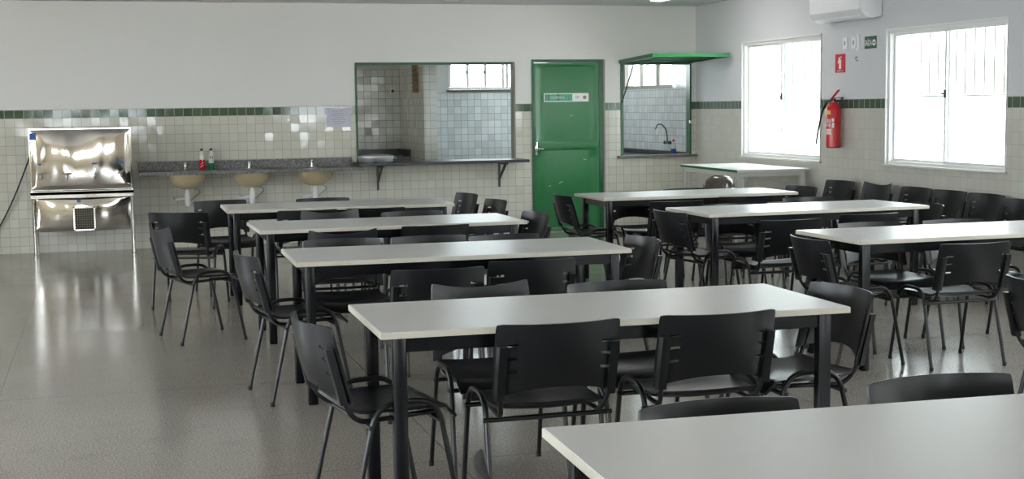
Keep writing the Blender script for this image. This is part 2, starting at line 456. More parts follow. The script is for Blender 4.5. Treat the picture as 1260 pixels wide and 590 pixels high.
# kitchen back window (seen through the hatch)
root = bpy.data.objects.new('window_4', None); C.objects.link(root); tag(root, kind='structure')
fb = B(); y = YK - .01
for a, b, c, d in ((4.70, 6.20, 1.765, 1.80), (4.70, 6.20, 2.385, 2.42), (4.70, 4.735, 1.8, 2.385), (6.165, 6.20, 1.8, 2.385)):
    box(fb, a + .001, b - .001, y, y + .06, c + .001, d - .001)
for xm in (4.98, 5.24, 5.50, 5.56, 5.86): box(fb, xm - .02, xm + .02, y + .01, y + .04, 1.8, 2.385)
obj('window_frame', fb, M['whitepaint'], root)
gb = B(); box(gb, 4.735, 6.165, y + .04, y + .045, 1.8, 2.385); obj('pane', gb, M['glass'], root)
sb = B(); box(sb, 4.66, 6.24, YK - .04, YK - .001, 1.738, 1.762, .003); obj('window_sill', sb, M['granite'], root)
lb = B()
for xm in (4.96, 5.22): box(lb, xm - .012, xm + .012, y - .012, y + .009, 1.99, 2.03, .004)
obj('latch', lb, M['black'], root)

# outside: courtyard that the daylight comes from
slab('ground_outside', XR + .18, 30, -20, 40, -.3, -.12, M['pavement'])
slab('ground_outside_left', -30, XL - .19, -20, 40, -.3, -.12, M['pavement'])
slab('wall_courtyard', 12.0, 12.2, -20, 40, -.12, 3.2, M['exterior'])

# ------------------------------------------------------------------ door
def build_door():
    d = bpy.data.objects.new('door_1', None); C.objects.link(d); tag(d, kind='structure')
    a0, a1, z1 = 4.905, 5.832, 2.072
    f = B()
    box(f, a0 + .001, a0 + .028, YB - .012, YB + .12, 0.001, z1 - .001)
    box(f, a1 - .075, a1 - .022, YB - .004, YB + .12, 0.001, z1 - .001)
    box(f, a0 + .028, a1 - .075, YB - .012, YB + .12, z1 - .035, z1 - .001)
    obj('door_frame', f, M['greendark'], d)
    j = B(); box(j, a1 - .022, a1 - .001, YB - .012, YB + .12, 0.001, z1 - .001); obj('door_jamb', j, M['jambgrey'], d)
    L = B(); x0, x1 = a0 + .03, a1 - .077
    def panel(zl, zh):
        us = [x0, x0 + .03, x0 + .05] + [x0 + .05 + (x1 - x0 - .1) * k / 8 for k in range(1, 8)] + [x1 - .05, x1 - .03, x1]
        vs = [zl, zl + .03, zl + .045] + [zl + .045 + (zh - zl - .09) * k / 8 for k in range(1, 8)] + [zh - .045, zh - .03, zh]
        def f(u, v):
            e = min(u - x0, x1 - u, v - zl, zh - v)
            k = 1 if e < .031 else 0
            bow = .010 * math.sin(PI * (u - x0) / (x1 - x0)) * math.sin(PI * (v - zl) / (zh - zl))
            return (u, YB + .02 - (.012 if k else 0) - (0 if k else bow), v)
        sheet(L, us, vs, f, .012)
    panel(.012, 1.03); panel(1.05, z1 - .04)
    box(L, x0, x1, YB + .015, YB + .045, .012, z1 - .04)
    leaf = obj('door_leaf', L, M['green'], d, True)
    h = B(); box(h, x0 + .005, x0 + .038, YB - .008, YB + .006, .93, 1.09, .003)
    tube(h, [(x0 + .022, YB + .002, 1.01), (x0 + .022, YB - .05, 1.01), (x0 + .10, YB - .052, 1.008)], .008, 8)
    lathe(h, [(.011, 0), (.011, .012)], 12, (x0 + .022, YB - .012, .955))
    obj('door_handle', h, M['chrome'], d, True)
    sc = B()
    for (x, z, w, a) in ((5.12, .56, .03, .3), (5.26, .60, .05, .5), (5.57, .87, .035, -.1), (5.40, 1.40, .03, -.2)):
        box(sc, -w / 2, w / 2, -.0004, .0004, -.0025, .0025, M=Matrix.Translation((x, YB - .0045, z)) @ Matrix.Rotation(-a, 4, 'Y'))
    obj('paint_scratches', sc, M['caplabel'], d)
build_door()

def text_mesh(txt, size, mat, name, M4, parent=None, extrude=.0006, align='CENTER', sx=1.0):
    cu = bpy.data.curves.new(name, 'FONT'); cu.body = txt; cu.size = size; cu.extrude = extrude
    cu.align_x = align; cu.align_y = 'CENTER'
    to = bpy.data.objects.new(name, cu); C.objects.link(to)
    bpy.context.view_layer.update()
    me = bpy.data.meshes.new_from_object(to.evaluated_get(bpy.context.evaluated_depsgraph_get()))
    bpy.data.objects.remove(to); bpy.data.curves.remove(cu)
    me.transform(M4 @ Matrix.Diagonal((sx, 1, 1, 1))); me.materials.clear(); me.materials.append(mat)
    o = bpy.data.objects.new(name, me); C.objects.link(o)
    if parent: o.parent = parent
    return o
def face_back(x, y, z):    # text facing -Y
    return Matrix.Translation((x, y, z)) @ Matrix.Rotation(PI / 2, 4, 'X')
def face_right(x, y, z):   # text on the right wall, facing -X
    return Matrix.Translation((x, y, z)) @ Matrix.Rotation(-PI / 2, 4, 'Z') @ Matrix.Rotation(PI / 2, 4, 'X')

# door plate
t = thing('door_sign', 'narrow green and white sign plate across the upper panel of the green door', 'sign', (5.34, YB - .004, 1.618))
dx, y = .283, -.004
bm = B(); box(bm, -dx, dx, -.003, .004, -.051, .051); obj('plate', bm, M['signwhite'], t)
bm = B(); box(bm, -dx + .012, .075, -.0042, -.003, -.04, .04); obj('green_field', bm, M['doorteal'], t)
bm = B()
for a, b in ((-dx + .012, -dx + .022), (-dx + .05, -dx + .062), (-.112, -.092), (.028, .034)): box(bm, a, b, -.005, -.0042, -.04, .04)
obj('stripes', bm, M['doordeep'], t)
text_mesh('COZINHA', .040, M['signwhite'], 'lettering', face_back(-.115, -.0055, 0), t)
bm = B()
for k in range(3): box(bm, .115, .170 - .006 * k, -.0042, -.003, .012 - k * .013, .018 - k * .013)
obj('crest_text', bm, M['ink'], t)
bm = B(); lathe(bm, [(.022, 0), (.022, .001)], 20); bmesh.ops.transform(bm, matrix=Matrix.Translation((.232, -.003, 0)) @ Matrix.Rotation(PI / 2, 4, 'X'), verts=bm.verts[:])
obj('emblem', bm, M['brown'], t)

# ------------------------------------------------------------------ hatch shelf, shutter, sills
t = thing('serving_shelf', 'dark thin serving shelf under the wide kitchen hatch on triangular brackets', 'shelf', (3.74, 15.8, 0))
def rel(bm, o): bmesh.ops.translate(bm, verts=bm.verts[:], vec=-Vector(o.location)); return bm
bm = B(); box(bm, 2.79, 4.695, 15.817, 15.925, .870, .903); box(bm, 2.735, 4.745, 15.40, 15.815, .870, .903, .004)
obj('shelf_board', rel(bm, t), M['blackgranite'], t)
for xb in (3.025, 4.49):
    bm = B(); box(bm, xb - .012, xb + .012, 15.80, 15.8155, .57, .868)
    box(bm, xb - .012, xb + .012, 15.46, 15.80, .845, .868)
    v = Vector((0, -.26, .17)); L = v.length; a = math.atan2(.17, -.26)
    box(bm, -.011, .011, 0, L, -.012, .012, M=Matrix.Translation((xb, 15.80, .675)) @ Matrix.Rotation(a, 4, 'X'))
    obj('bracket', rel(bm, t), M['darkmetal'], t)

t = thing('hatch_shutter', 'green steel shutter propped open flat above the small kitchen hatch', 'shutter', (6.48, 15.78, 2.03))
tilt = Matrix.Translation((6.48, 15.80, 2.03)) @ Matrix.Rotation(math.radians(-2.2), 4, 'X')
bm = B(); box(bm, -.475, .475, -1.09, -.01, .022, .030); box(bm, -.478, .478, -1.097, -1.0905, -.012, .030)  # front lip shares the light green sheet, its lit look put into the colour
bmesh.ops.transform(bm, matrix=tilt, verts=bm.verts[:]); obj('sheet_panel', rel(bm, t), M['greenlight'], t)
bm = B()
for a, b, c, d in ((-.475, .475, -1.09, -1.055), (-.475, .475, -.045, -.01), (-.475, -.44, -1.055, -.045), (.44, .475, -1.055, -.045), (-.44, .44, -.40, -.37), (-.44, .44, -.73, -.70)):
    box(bm, a, b, c, d, -.012, .022)
bmesh.ops.transform(bm, matrix=tilt, verts=bm.verts[:]); obj('shutter_frame', rel(bm, t), M['greendark'], t)
bm = B(); tube(bm, [(6.045, 15.79, 1.55), (6.045, 15.37, 2.035)], .0075, 8); obj('stay_rod', rel(bm, t), M['darkmetal'], t)
bm = B()
for zz in (1.3,): box(bm, 6.93, 6.96, YB - .03, YB - .012, zz - .02, zz + .02, .004)
obj('bolt', rel(bm, t), M['chrome'], t)
bm = B(); box(bm, 5.985, 7.02, YB - .075, YB - .001, .878, .905, .004); box(bm, 6.04, 6.96, YB, YB + .14, .876, .9045)
tag(obj('hatch_sill', bm, M['granite']), 'grey granite sill ledge of the small hatch beside the green door', 'ledge')

# ------------------------------------------------------------------ wash counter with sinks
Z0 = .864
t = thing('wash_counter', 'long grey granite wash counter with backsplash on the tiled back wall', 'counter', (1.56, 15.55, 0))
bm = B(); bowls = (.852, 1.552, 2.256)
xs = [.345] ; 
us = [.345]
for c in bowls: us += [c - .17, c + .17]
us += [2.775]; vs = [15.29, 15.40, 15.66, YB - .002]
for i in range(len(us) - 1):
    for j in range(3):
        if i % 2 == 1 and j == 1: continue
        box(bm, us[i], us[i + 1], vs[j], vs[j + 1], Z0 - .036, Z0)
bmesh.ops.remove_doubles(bm, verts=bm.verts[:], dist=1e-5)
obj('worktop', rel(bm, t), M['granite'], t)
bm = B(); box(bm, .345, 2.73, YB - .022, YB - .002, Z0, .962, .002); obj('backsplash', rel(bm, t), M['granite'], t)
def add_sink(i, c):
    def mv(b, dy=0): bmesh.ops.translate(b, verts=b.verts[:], vec=(X0, Y0 + dy, 0))
    X0, Y0 = c - t.location.x, 15.52 - t.location.y
    b = B(); prof = []
    for k in range(11):
        a = PI / 2 * k / 10; prof.append((.205 * math.sin(a) + .0 if k else 0.0, -.165 * math.cos(a)))
    outer = [(r, z) for r, z in prof]
    inner = [(r * .95, z * .93) for r, z in prof][::-1]
    lathe(b, outer + inner, 32, (0, 0, Z0 - .037), 1, .72)
    mv(b); s = obj('basin', b, M['sinkbeige'], t, True); s['label'] = 'beige oval basin hung under the counter'
    b = B(); zb = Z0 - .2
    tube(b, [(0, 0, zb + .02), (0, 0, zb - .05)], .018, 14); tube(b, [(0, 0, zb - .03), (0, 0, zb - .075)], .026, 14)
    tube(b, [(0, 0, zb - .06), (0, 0, zb - .165)], .030, 14); tube(b, [(0, 0, zb - .165), (0, 0, zb - .185)], .024, 14)
    mv(b); obj('bottle_trap', b, M['pvc'], s, True)
    b = B(); tube(b, fillet([(-.025, 0, zb - .10), (-.13, .0, zb - .115), (-.13, YB - 15.522, zb - .115)], .03), .014, 10)
    mv(b); obj('waste_pipe', b, M['pvc'], s, True)
    b = B(); pts = [(.03 + .115 * math.sin(PI * k / 14) ** 1 * (1 if k < 9 else .9), .05 + .2 * k / 14, zb + .015 - .005 * k + (-.10 * (k / 14) ** 2)) for k in range(15)]
    tube(b, pts, .007, 8); lathe(b, [(.014, 0), (.014, .03)], 10, (pts[-1][0], pts[-1][1], pts[-1][2] - .02))
    mv(b); obj('supply_hose', b, M['hose'], s, True)
    b = B(); lathe(b, [(.024, 0), (.024, .008), (.016, .012), (.015, .045), (.02, .05), (.021, .075), (.012, .085), (0, .087)], 18)
    bmesh.ops.translate(b, verts=b.verts[:], vec=(0, 0, Z0)); mv(b, .21); k = obj('tap', b, M['chrome'], t, True); k['label'] = 'chrome push tap'
    b = B(); tube(b, fillet([(0, 0, .03), (0, -.06, .036), (0, -.085, .012)], .02), .010, 10); bmesh.ops.translate(b, verts=b.verts[:], vec=(0, 0, Z0)); mv(b, .21); obj('spout', b, M['chrome'], k, True)
for i, c in enumerate(bowls): add_sink(i, c)

def bottle(x, name_col, liq, label, lvl):
    b = thing('bottle', label, 'bottle', (x, 15.68, Z0), 0, 'plastic bottles on the wash counter')
    r = .029
    p = [(0, .0), (r * .8, 0), (r, .008), (r, lvl)]
    bm = B(); lathe(bm, p + [(0, lvl)], 20); obj('liquid', bm, M[liq], b, True)
    bm = B(); lathe(bm, [(r, lvl), (r * .97, lvl + .02), (r, lvl + .03), (r, .15), (r * .75, .185), (.012, .205), (.012, .214), (0, .214)], 20); obj('bottle_body', bm, M['caplabel'], b, True)
    bm = B(); lathe(bm, [(.015, .212), (.015, .232), (.012, .236), (0, .236)], 16); obj('cap', bm, M['black'], b, True)
    bm = B()
    if liq == 'redliquid':
        for k in range(3): tube(bm, [(-.02 + .004 * k, -r + .006, .03 + .03 * k), (.012, -r - .001, .055 + .03 * k)], .003, 6)
        for k in range(2): box(bm, -.01, .012, -r - .002, -r + .004, .13 + .02 * k, .14 + .02 * k)
        obj('label_print', bm, M['signwhite'], b)
    else:
        for xx in (-.016, -.004, .012): tube(bm, [(xx, -r - .0005, .125), (xx, -r - .0005, .15)], .0035, 6)
        obj('label_print', bm, M['black'], b)
bottle(1.03, 'red', 'redliquid', 'plastic bottle of red liquid standing left of the green one', .115)
bottle(1.132, 'green', 'greenliquid', 'plastic bottle of green liquid standing right of the red one', .075)

# ------------------------------------------------------------------ steel drinking fountain
t = thing('drinking_fountain', 'wide polished stainless steel drinking fountain standing against the tiled wall', 'water cooler', (-.24, 15.45, 0))
x0, x1, yf, yb = -.755, .275, 15.24, 15.66
def wavy(bm, xa, xb, za, zb_, amp, seed, vf):
    us = [xa + (xb - xa) * i / 60 for i in range(61)]; vs = [za + (zb_ - za) * j / 36 for j in range(37)]
    def f(u, v):
        e = min((u - xa) / .05, (xb - u) / .05, (v - za) / .04, (zb_ - v) / .04, 1); e = max(0, e); e = e * e * (3 - 2 * e)
        d = mnoise.noise(Vector((u * 3.2, v * vf, seed))) + .55 * mnoise.noise(Vector((u * 7.5, v * vf * 1.5, seed + 5)))
        a = (2 * (u - xa) / (xb - xa) - 1) ** 2; b = (2 * (v - za) / (zb_ - za) - 1) ** 2
        return (u, yf - .006 * e - .016 * (1 - a) * (1 - b) - amp * d * e, v)
    sheet(bm, us, vs, f, .003)
    return bm
bm = B(); box(bm, x0, x1, yf + .004, yb, .70, 1.352, .006); obj('tank_body', rel(bm, t), M['steel'], t)
bm = wavy(B(), x0 + .012, x1 - .012, .712, 1.34, .0075, 1.3, 2.0); obj('front_panel', rel(bm, t), M['steel'], t, True)
bm = B()
for a in (x0, x1 - .02): box(bm, a, a + .02, yf - .006, yf + .004, .70, 1.352, .003)
box(bm, x0, x1, yf - .008, yf + .004, 1.338, 1.356, .003); obj('edge_trim', rel(bm, t), M['steel'], t)
bm = B(); box(bm, x0 - .005, x1 + .005, yf - .15, yf + .01, .66, .70, .006); box(bm, x0 - .005, x1 + .005, yf - .15, yf - .135, .628, .70, .005)
obj('drip_trough', rel(bm, t), M['steel'], t)
bm = B(); box(bm, x0 + .012, x1 - .006, yf + .004, yb, .268, .66, .006); obj('lower_body', rel(bm, t), M['steel'], t)
bm = wavy(B(), x0 + .02, x1 - .015, .275, .65, .0065, 7.7, 1.8); obj('lower_panel', rel(bm, t), M['steel'], t, True)
g = B(); gx0, gx1, gz0, gz1 = -.345, -.118, .272, .53
for a, b, c, d in ((gx0, gx1, gz0, gz0 + .02), (gx0, gx1, gz1 - .02, gz1), (gx0, gx0 + .02, gz0, gz1), (gx1 - .02, gx1, gz0, gz1)): box(g, a, b, yf - .038, yf - .008, c, d, .003)
go = obj('fan_grille', rel(g, t), M['steel'], t)
g = B()
for k in range(1, 8): box(g, gx0 + .02 + k * .0234 - .002, gx0 + .02 + k * .0234 + .002, yf - .034, yf - .03, gz0 + .02, gz1 - .02)
for k in range(1, 9): box(g, gx0 + .02, gx1 - .02, yf - .034, yf - .03, gz0 + .02 + k * .0243 - .002, gz0 + .02 + k * .0243 + .002)
obj('grille_bars', rel(g, t), M['greybar'], go)
g = B(); box(g, gx0 + .02, gx1 - .02, yf - .028, yf - .018, gz0 + .02, gz1 - .02); obj('fan_shade_plate', rel(g, t), M['vent_shade'], go)  # solid dark plate, coloured as the shade inside the vent
for (xx, yy) in ((x0 + .022, yf - .015), (x1 - .012, yf - .015), (x0 + .022, yb - .03), (x1 - .012, yb - .03)):
    l = B(); tube(l, [(xx, yy, .012), (xx, yy, .27 if yy > 15.4 else .63)], .017, 14); lathe(l, [(.026, 0), (.026, .012), (.019, .02)], 16, (xx, yy, 0))
    obj('leg', rel(l, t), M['steel'], t, True)
for i, (xx, zz) in enumerate(((-.642, .861), (-.384, .857), (-.108, .866), (.157, .866))):
    b = B(); tube(b, fillet([(xx, yf, zz), (xx, yf - .06, zz), (xx, yf - .085, zz - .03)], .02), .011, 10)
    lathe(b, [(.022, 0), (.022, .006)], 14, (xx, yf - .05, zz + .008))
    a = (.15, .1, 1.3, .6)[i]
    tube(b, [(xx - .04 * math.cos(a), yf - .055, zz + .018 - .03 * math.sin(a)), (xx + .045 * math.cos(a), yf - .055, zz + .018 + .04 * math.sin(a))], .008, 8)
    tp = obj('tap', rel(b, t), M['chrome'], t, True)
    q = (2 * (xx - x0 - .012) / (x1 - x0 - .024) - 1) ** 2; yl = yf - .006 - .016 * (1 - q) * .82 - .007
    b = B(); box(b, xx - .028, xx + .028, yl, yl + .012, .972, .988); obj('tap_label', rel(b, t), M['blue'], t)
b = B(); box(b, -.742, -.682, yf - .02, yf - .016, 1.235, 1.308); obj('rating_label', rel(b, t), M['blue'], t)
b = B(); box(b, -.30, -.262, yf - .024, yf - .016, .575, .60); obj('blue_clip', rel(b, t), M['blue'], t)
bm = B(); pts = []
P0, P1, P2, P3 = Vector((-.76, 15.62, 1.07)), Vector((-.86, 15.78, .85)), Vector((-1.0, 15.80, .42)), Vector((-1.30, 15.80, .03))
for k in range(21):
    s = k / 20; pts.append(P0 * (1 - s) ** 3 + P1 * 3 * s * (1 - s) ** 2 + P2 * 3 * s * s * (1 - s) + P3 * s ** 3)
tube(bm, pts, .008, 8); tag(obj('power_cord', bm, M['black'], None, True), 'black cable hanging down the tiles left of the steel fountain', 'cable')

# notice on the tiles
t = thing('paper_notice', 'pale printed paper notice taped on the tiles left of the wide hatch', 'notice', (2.587, YB - .001, 1.42))
bm = B(); box(bm, -.145, .145, -.002, 0, -.108, .108); obj('sheet', bm, M['paper'], t)
bm = B()
for k in range(7):
    w = random.uniform(.05, .11); box(bm, -w, w, -.0026, -.002, .07 - k * .024, .076 - k * .024)
obj('faded_print', bm, M['ink'], t)

# ------------------------------------------------------------------ kitchen contents
t = thing('kitchen_counter', 'black topped kitchen counter seen through the left of the wide hatch', 'counter', (3.2, 18.3, 0))
bm = B(); box(bm, 2.2, 3.90, 18.0, 18.59, .83, .866, .003); obj('worktop', rel(bm, t), M['granite'], t)
bm = B(); box(bm, 2.2, 3.90, 18.565, 18.595, .866, .965); box(bm, 3.875, 3.90, 18.05, 18.565, .866, .965); obj('backsplash', rel(bm, t), M['blackgranite'], t)
bm = B(); box(bm, 2.25, 3.90, 18.08, 18.58, 0, .828); obj('base', rel(bm, t), M['kit_x'], t)
t = thing('aluminium_pan', 'lidded aluminium roasting pan on the left end of the serving shelf', 'pan', (2.985, 15.70, .903))
bm = B(); lathe(bm, [(0, 0), (.185, 0), (.198, .012), (.205, .055), (.212, .058), (.212, .062), (0, .062)], 32, sy=.72); obj('pan_body', bm, M['alu'], t, True)
bm = B(); lathe(bm, [(.214, .062), (.214, .07), (.15, .085), (.05, .09), (0, .09)], 32, sy=.72); obj('lid', bm, M['alu'], t, True)
bm = B(); tube(bm, fillet([(.19, 0, .04), (.24, -.02, .04), (.24, .05, .045), (.19, .06, .045)], .02), .006, 8); tube(bm, [(.2, -.03, .05), (.3, -.05, .075)], .005, 8); obj('handle', bm, M['alu'], t, True)
t = thing('wall_valve', 'small round black valve on the kitchen tiles inside the wide hatch', 'valve', (3.778, 18.6, 1.75))
bm = B(); lathe(bm, [(.035, 0), (.035, .01), (.022, .014), (.022, .04), (0, .042)], 18); bmesh.ops.transform(bm, matrix=Matrix.Rotation(PI / 2, 4, 'X'), verts=bm.verts[:]); obj('valve_body', bm, M['chrome'], t, True)
bm = B(); lathe(bm, [(.02, .04), (.02, .055), (0, .056)], 14); bmesh.ops.transform(bm, matrix=Matrix.Rotation(PI / 2, 4, 'X'), verts=bm.verts[:]); obj('knob', bm, M['black'], t, True)
bm = B()
box(bm, 3.905, 3.926, 17.2, 18.599, 0, ZC)
tag(obj('wall_kitchen_return_lining', bm, M['kit_side']), kind='structure')
bm = B()
for k in range(7): box(bm, 3.875, 3.904, 17.50, 17.76, 1.72 + k * .052, 1.76 + k * .052, .004)
box(bm, 3.896, 3.9045, 17.49, 17.77, 1.71, 2.08)
tag(obj('vent_block', bm, M['brown']), 'brown clay vent blocks stacked on the kitchen side wall near hatch top', 'vent')
t = thing('kitchen_worktop', 'dark granite worktop along the kitchen wall behind the small hatch', 'counter', (6.75, 17.3, 0))
bm = B(); box(bm, 6.45, XR - .013, 16.05, 19.08, .825, .862, .003); obj('worktop', rel(bm, t), M['blackgranite'], t)
bm = B(); box(bm, XR - .035, XR - .013, 16.05, 19.08, .862, .918); obj('backsplash', rel(bm, t), M['blackgranite'], t)
bm = B(); box(bm, 6.55, XR - .013, 16.1, 19.0, 0, .824); obj('base', rel(bm, t), M['kit_y'], t)
t = thing('kitchen_faucet', 'dark gooseneck faucet on the tiles behind the small hatch', 'faucet', (XR - .012, 16.56, 1.03))
bm = B(); tube(bm, [(0, 0, 0), (-.05, 0, 0)], .014, 10); tube(bm, [(-.05, -.06, 0), (-.05, .07, 0)], .016, 10)
for s in (-.065, .075): lathe(bm, [(.022, -.02), (.026, 0), (.022, .02)], 12, (-.05, s, 0))
obj('mixer_body', bm, M['darkmetal'], t, True)
bm = B(); tube(bm, fillet([(-.05, 0, .01), (-.055, .03, .17), (-.09, .10, .235), (-.12, .17, .235), (-.13, .21, .17)], .06), .008, 10); obj('spout', bm, M['darkmetal'], t, True)
t = thing('detergent_bottle', 'small white detergent bottle at the right end behind the small hatch', 'bottle', (6.90, 16.22, .862))
bm = B(); lathe(bm, [(.03, 0), (.033, .01), (.033, .13), (.012, .17), (.012, .19)], 16); obj('bottle_body', bm, M['caplabel'], t, True)
bm = B(); lathe(bm, [(.014, .188), (.012, .215), (0, .216)], 12); obj('cap', bm, M['red'], t, True)
bm = B(); lathe(bm, [(.0335, .03), (.0335, .10)], 16); obj('wrap_label', bm, M['blue'], t, True)

# ------------------------------------------------------------------ right wall fittings
t = thing('air_conditioner', 'white split air conditioner indoor unit high on the window wall', 'air conditioner', (XR, 12.04, 2.30))
bm = B(); L = .49
prof = [(0, .02), (-.10, .0), (-.165, .012), (-.215, .06), (-.232, .12), (-.232, .29), (-.20, .31), (0, .31)]
va = [bm.verts.new((x, -L, z)) for x, z in prof]; vb = [bm.verts.new((x, L, z)) for x, z in prof]
for k in range(len(prof)): k2 = (k + 1) % len(prof); bm.faces.new((va[k], va[k2], vb[k2], vb[k]))
bm.faces.new(va[::-1]); bm.faces.new(vb)
bmesh.ops.bevel(bm, geom=[e for e in bm.edges if len(set(round(v.co.y, 3) for v in e.verts)) == 1], offset=.008, segments=2, affect='EDGES')
obj('casing', bm, M['plasticwhite'], t, True)
bm = B(); box(bm, -.2345, -.232, -L + .02, L - .02, .085, .28, .001); obj('front_cover', bm, M['plasticwhite'], t)
bm = B(); box(bm, -.205, -.17, -L + .10, L - .06, .008, .018, .003, M=Matrix.Translation((0, 0, .012))); obj('louvre', bm, M['plasticwhite'], t)

def wall_sign(name, label, cat, y, z, h): return thing(name, label, cat, (XR - .001, y, z))
t = wall_sign('fire_sign', 'small red sign with white extinguisher pictogram above the fire extinguisher', 'sign', 12.31, 1.903, 0)
bm = B(); box(bm, -.004, 0, -.096, .096, -.091, .091); obj('plate', bm, M['signred'], t)
bm = B(); box(bm, -.0055, -.004, -.022, .022, -.055, .035, .0005); tube(bm, [(-.0048, -.03, .062), (-.0048, .018, .05)], .007, 6); tube(bm, [(-.0048, 0, .03), (-.0048, 0, .062)], .008, 6); tube(bm, [(-.0048, .02, .05), (-.0048, .036, .0)], .005, 6); obj('pictogram', bm, M['signwhite'], t)
text_mesh('EXTINTOR', .024, M['signwhite'], 'lettering', face_right(-.006, 0, -.074), t)
t = wall_sign('exit_sign', 'small green exit sign reading SAÍDA with white arrow on the window wall', 'sign', 11.75, 2.083, 0)
bm = B(); box(bm, -.004, 0, -.105, .105, -.058, .058); obj('plate', bm, M['signgreen'], t)
text_mesh('SAÍDA', .082, M['signwhite'], 'lettering', face_right(-.0055, .034, -.006), t, sx=.55)
bm = B(); lathe(bm, [(.030, 0), (.030, .0012)], 20); bmesh.ops.transform(bm, matrix=Matrix.Translation((-.004, -.066, -.004)) @ Matrix.Rotation(-PI / 2, 4, 'Y'), verts=bm.verts[:]); obj('arrow_disc', bm, M['signwhite'], t)
bm = B(); box(bm, -.0062, -.0052, -.072, -.046, -.009, .001)
vv = [bm.verts.new((-.006, a, b)) for a, b in ((-.068, .014), (-.068, -.022), (-.088, -.004))]; bm.faces.new(vv); obj('arrow', bm, M['signgreen'], t)
for y0_, y1_, lab in ((12.257, 12.177, 'left'), (12.103, 12.009, 'right')):
    t = thing('wall_outlet', 'white wall outlet plate left of the exit sign, the %s of two' % lab, 'outlet', (XR - .001, (y0_ + y1_) / 2, 2.095), 0, 'outlet plates by the exit sign')
    bm = B(); box(bm, -.008, 0, -.042, .042, -.058, .058, .003); obj('plate', bm, M['plasticwhite'], t)
    bm = B(); box(bm, -.010, -.008, -.012, .012, -.02, .02, .0005); obj('socket', bm, M['ink'], t)
bm = B(); box(bm, XR - .02, XR - .001, 11.94, 11.975, 2.03, 2.172, .003); box(bm, XR - .024, XR - .001, 11.93, 11.985, 2.015, 2.04, .003)
tag(obj('cable_trunking', bm, M['plasticwhite']), 'short vertical white cable trunking beside the exit sign', 'trunking')
bm = B(); tube(bm, fillet([(XR - .002, 11.985, 1.955), (XR - .03, 11.98, 1.95), (XR - .03, 11.965, 1.92), (XR - .012, 11.955, 1.915)], .01), .004, 8)
tag(obj('wall_hook', bm, M['hose'], None, True), 'small grey wall hook below the outlet plates', 'hook')

t = thing('fire_extinguisher', 'red fire extinguisher with black hose hanging between the two windows', 'fire extinguisher', (6.93, 12.27, 1.07))
bm = B(); r = .072
lathe(bm, [(r * .85, 0), (r, .012), (r, .385), (r * .9, .415), (r * .6, .438), (.02, .448), (.02, .46), (0, .46)], 28); obj('cylinder', bm, M['red'], t, True)
bm = B(); lathe(bm, [(.018, .455), (.018, .495), (0, .496)], 14); tube(bm, [(0, .02, .47), (0, .05, .47)], .012, 10); lathe(bm, [(.014, .0), (.014, .012)], 10, (-.02, .0, .475)); obj('valve', bm, M['darkmetal'], t, True)
bm = B(); box(bm, -.012, .012, -.02, .15, -.005, .004, .002, M=Matrix.Translation((0, .03, .49)) @ Matrix.Rotation(PI, 4, 'Z') @ Matrix.Rotation(math.radians(32), 4, 'X'))
box(bm, -.012, .012, -.02, .14, -.004, .004, .002, M=Matrix.Translation((0, .02, .49)) @ Matrix.Rotation(PI, 4, 'Z') @ Matrix.Rotation(math.radians(2), 4, 'X')); obj('handle', bm, M['signred'], t)
bm = B(); tube(bm, fillet([(0, .03, .47), (-.01, .11, .465), (-.01, .21, .36), (-.01, .285, .18), (-.01, .33, .03)], .09, 8), [.0095] * 9 + [.0095] * 9 + [.0095] * 9 + [.0095] * 2, 10); obj('hose', bm, M['black'], t, True)
def patch(bm, a0, a1, z0, z1, rr):
    n = 8; lo = []; hi = []
    for k in range(n + 1):
        a = math.radians(a0 + (a1 - a0) * k / n); lo.append(bm.verts.new((rr * math.cos(a), rr * math.sin(a), z0))); hi.append(bm.verts.new((rr * math.cos(a), rr * math.sin(a), z1)))
    for k in range(n): bm.faces.new((lo[k], lo[k + 1], hi[k + 1], hi[k]))
bm = B(); patch(bm, 178, 218, .33, .37, r + .001); obj('yellow_tag', bm, M['yellow'], t)
bm = B()
for z0_, z1_, a0, a1 in ((.245, .285, 180, 200), (.245, .285, 208, 216), (.215, .235, 178, 192), (.205, .24, 200, 214), (.165, .188, 176, 222), (.135, .16, 176, 222), (.26, .29, 226, 245), (.20, .25, 228, 246)): patch(bm, a0, a1, z0_, z1_, r + .001)
obj('instruction_label', bm, M['caplabel'], t)
bm = B(); box(bm, .0, XR - 6.93 - .001, -.012, .012, .455, .475); box(bm, XR - 6.93 - .008, XR - 6.93 - .001, -.02, .02, .40, .50); obj('wall_bracket', bm, M['darkmetal'], t)

# corner table with green edged top
t = thing('corner_table', 'white topped side table with green edge on white metal frame under window', 'side table', (6.575, 13.58, 0), math.radians(-2.2))
w, d, z = .40, .785, .847
bm = B(); box(bm, -w, w, -d, d, z - .028, z, .003); obj('tabletop', bm, M['laminate'], t)
bm = B(); box(bm, -w - .003, -w, -d, d, z - .027, z - .002); obj('edge_strip', bm, M['green'], t)
bm = B()
for a, b, c, e in ((-w + .03, -w + .06, -d + .05, d - .05), (w - .06, w - .03, -d + .05, d - .05), (-w + .03, w - .03, -d + .05, -d + .08), (-w + .03, w - .03, d - .08, d - .05)): box(bm, a, b, c, e, z - .075, z - .028)
obj('frame', bm, M['greypaint'], t)
for sx in (-1, 1):
    for sy in (-1, 1):
        bm = B(); cx, cy = sx * (w - .05), sy * (d - .07); box(bm, cx - .027, cx + .027, cy - .027, cy + .027, 0, z - .028, .004); obj('leg', bm, M['greypaint'], t)

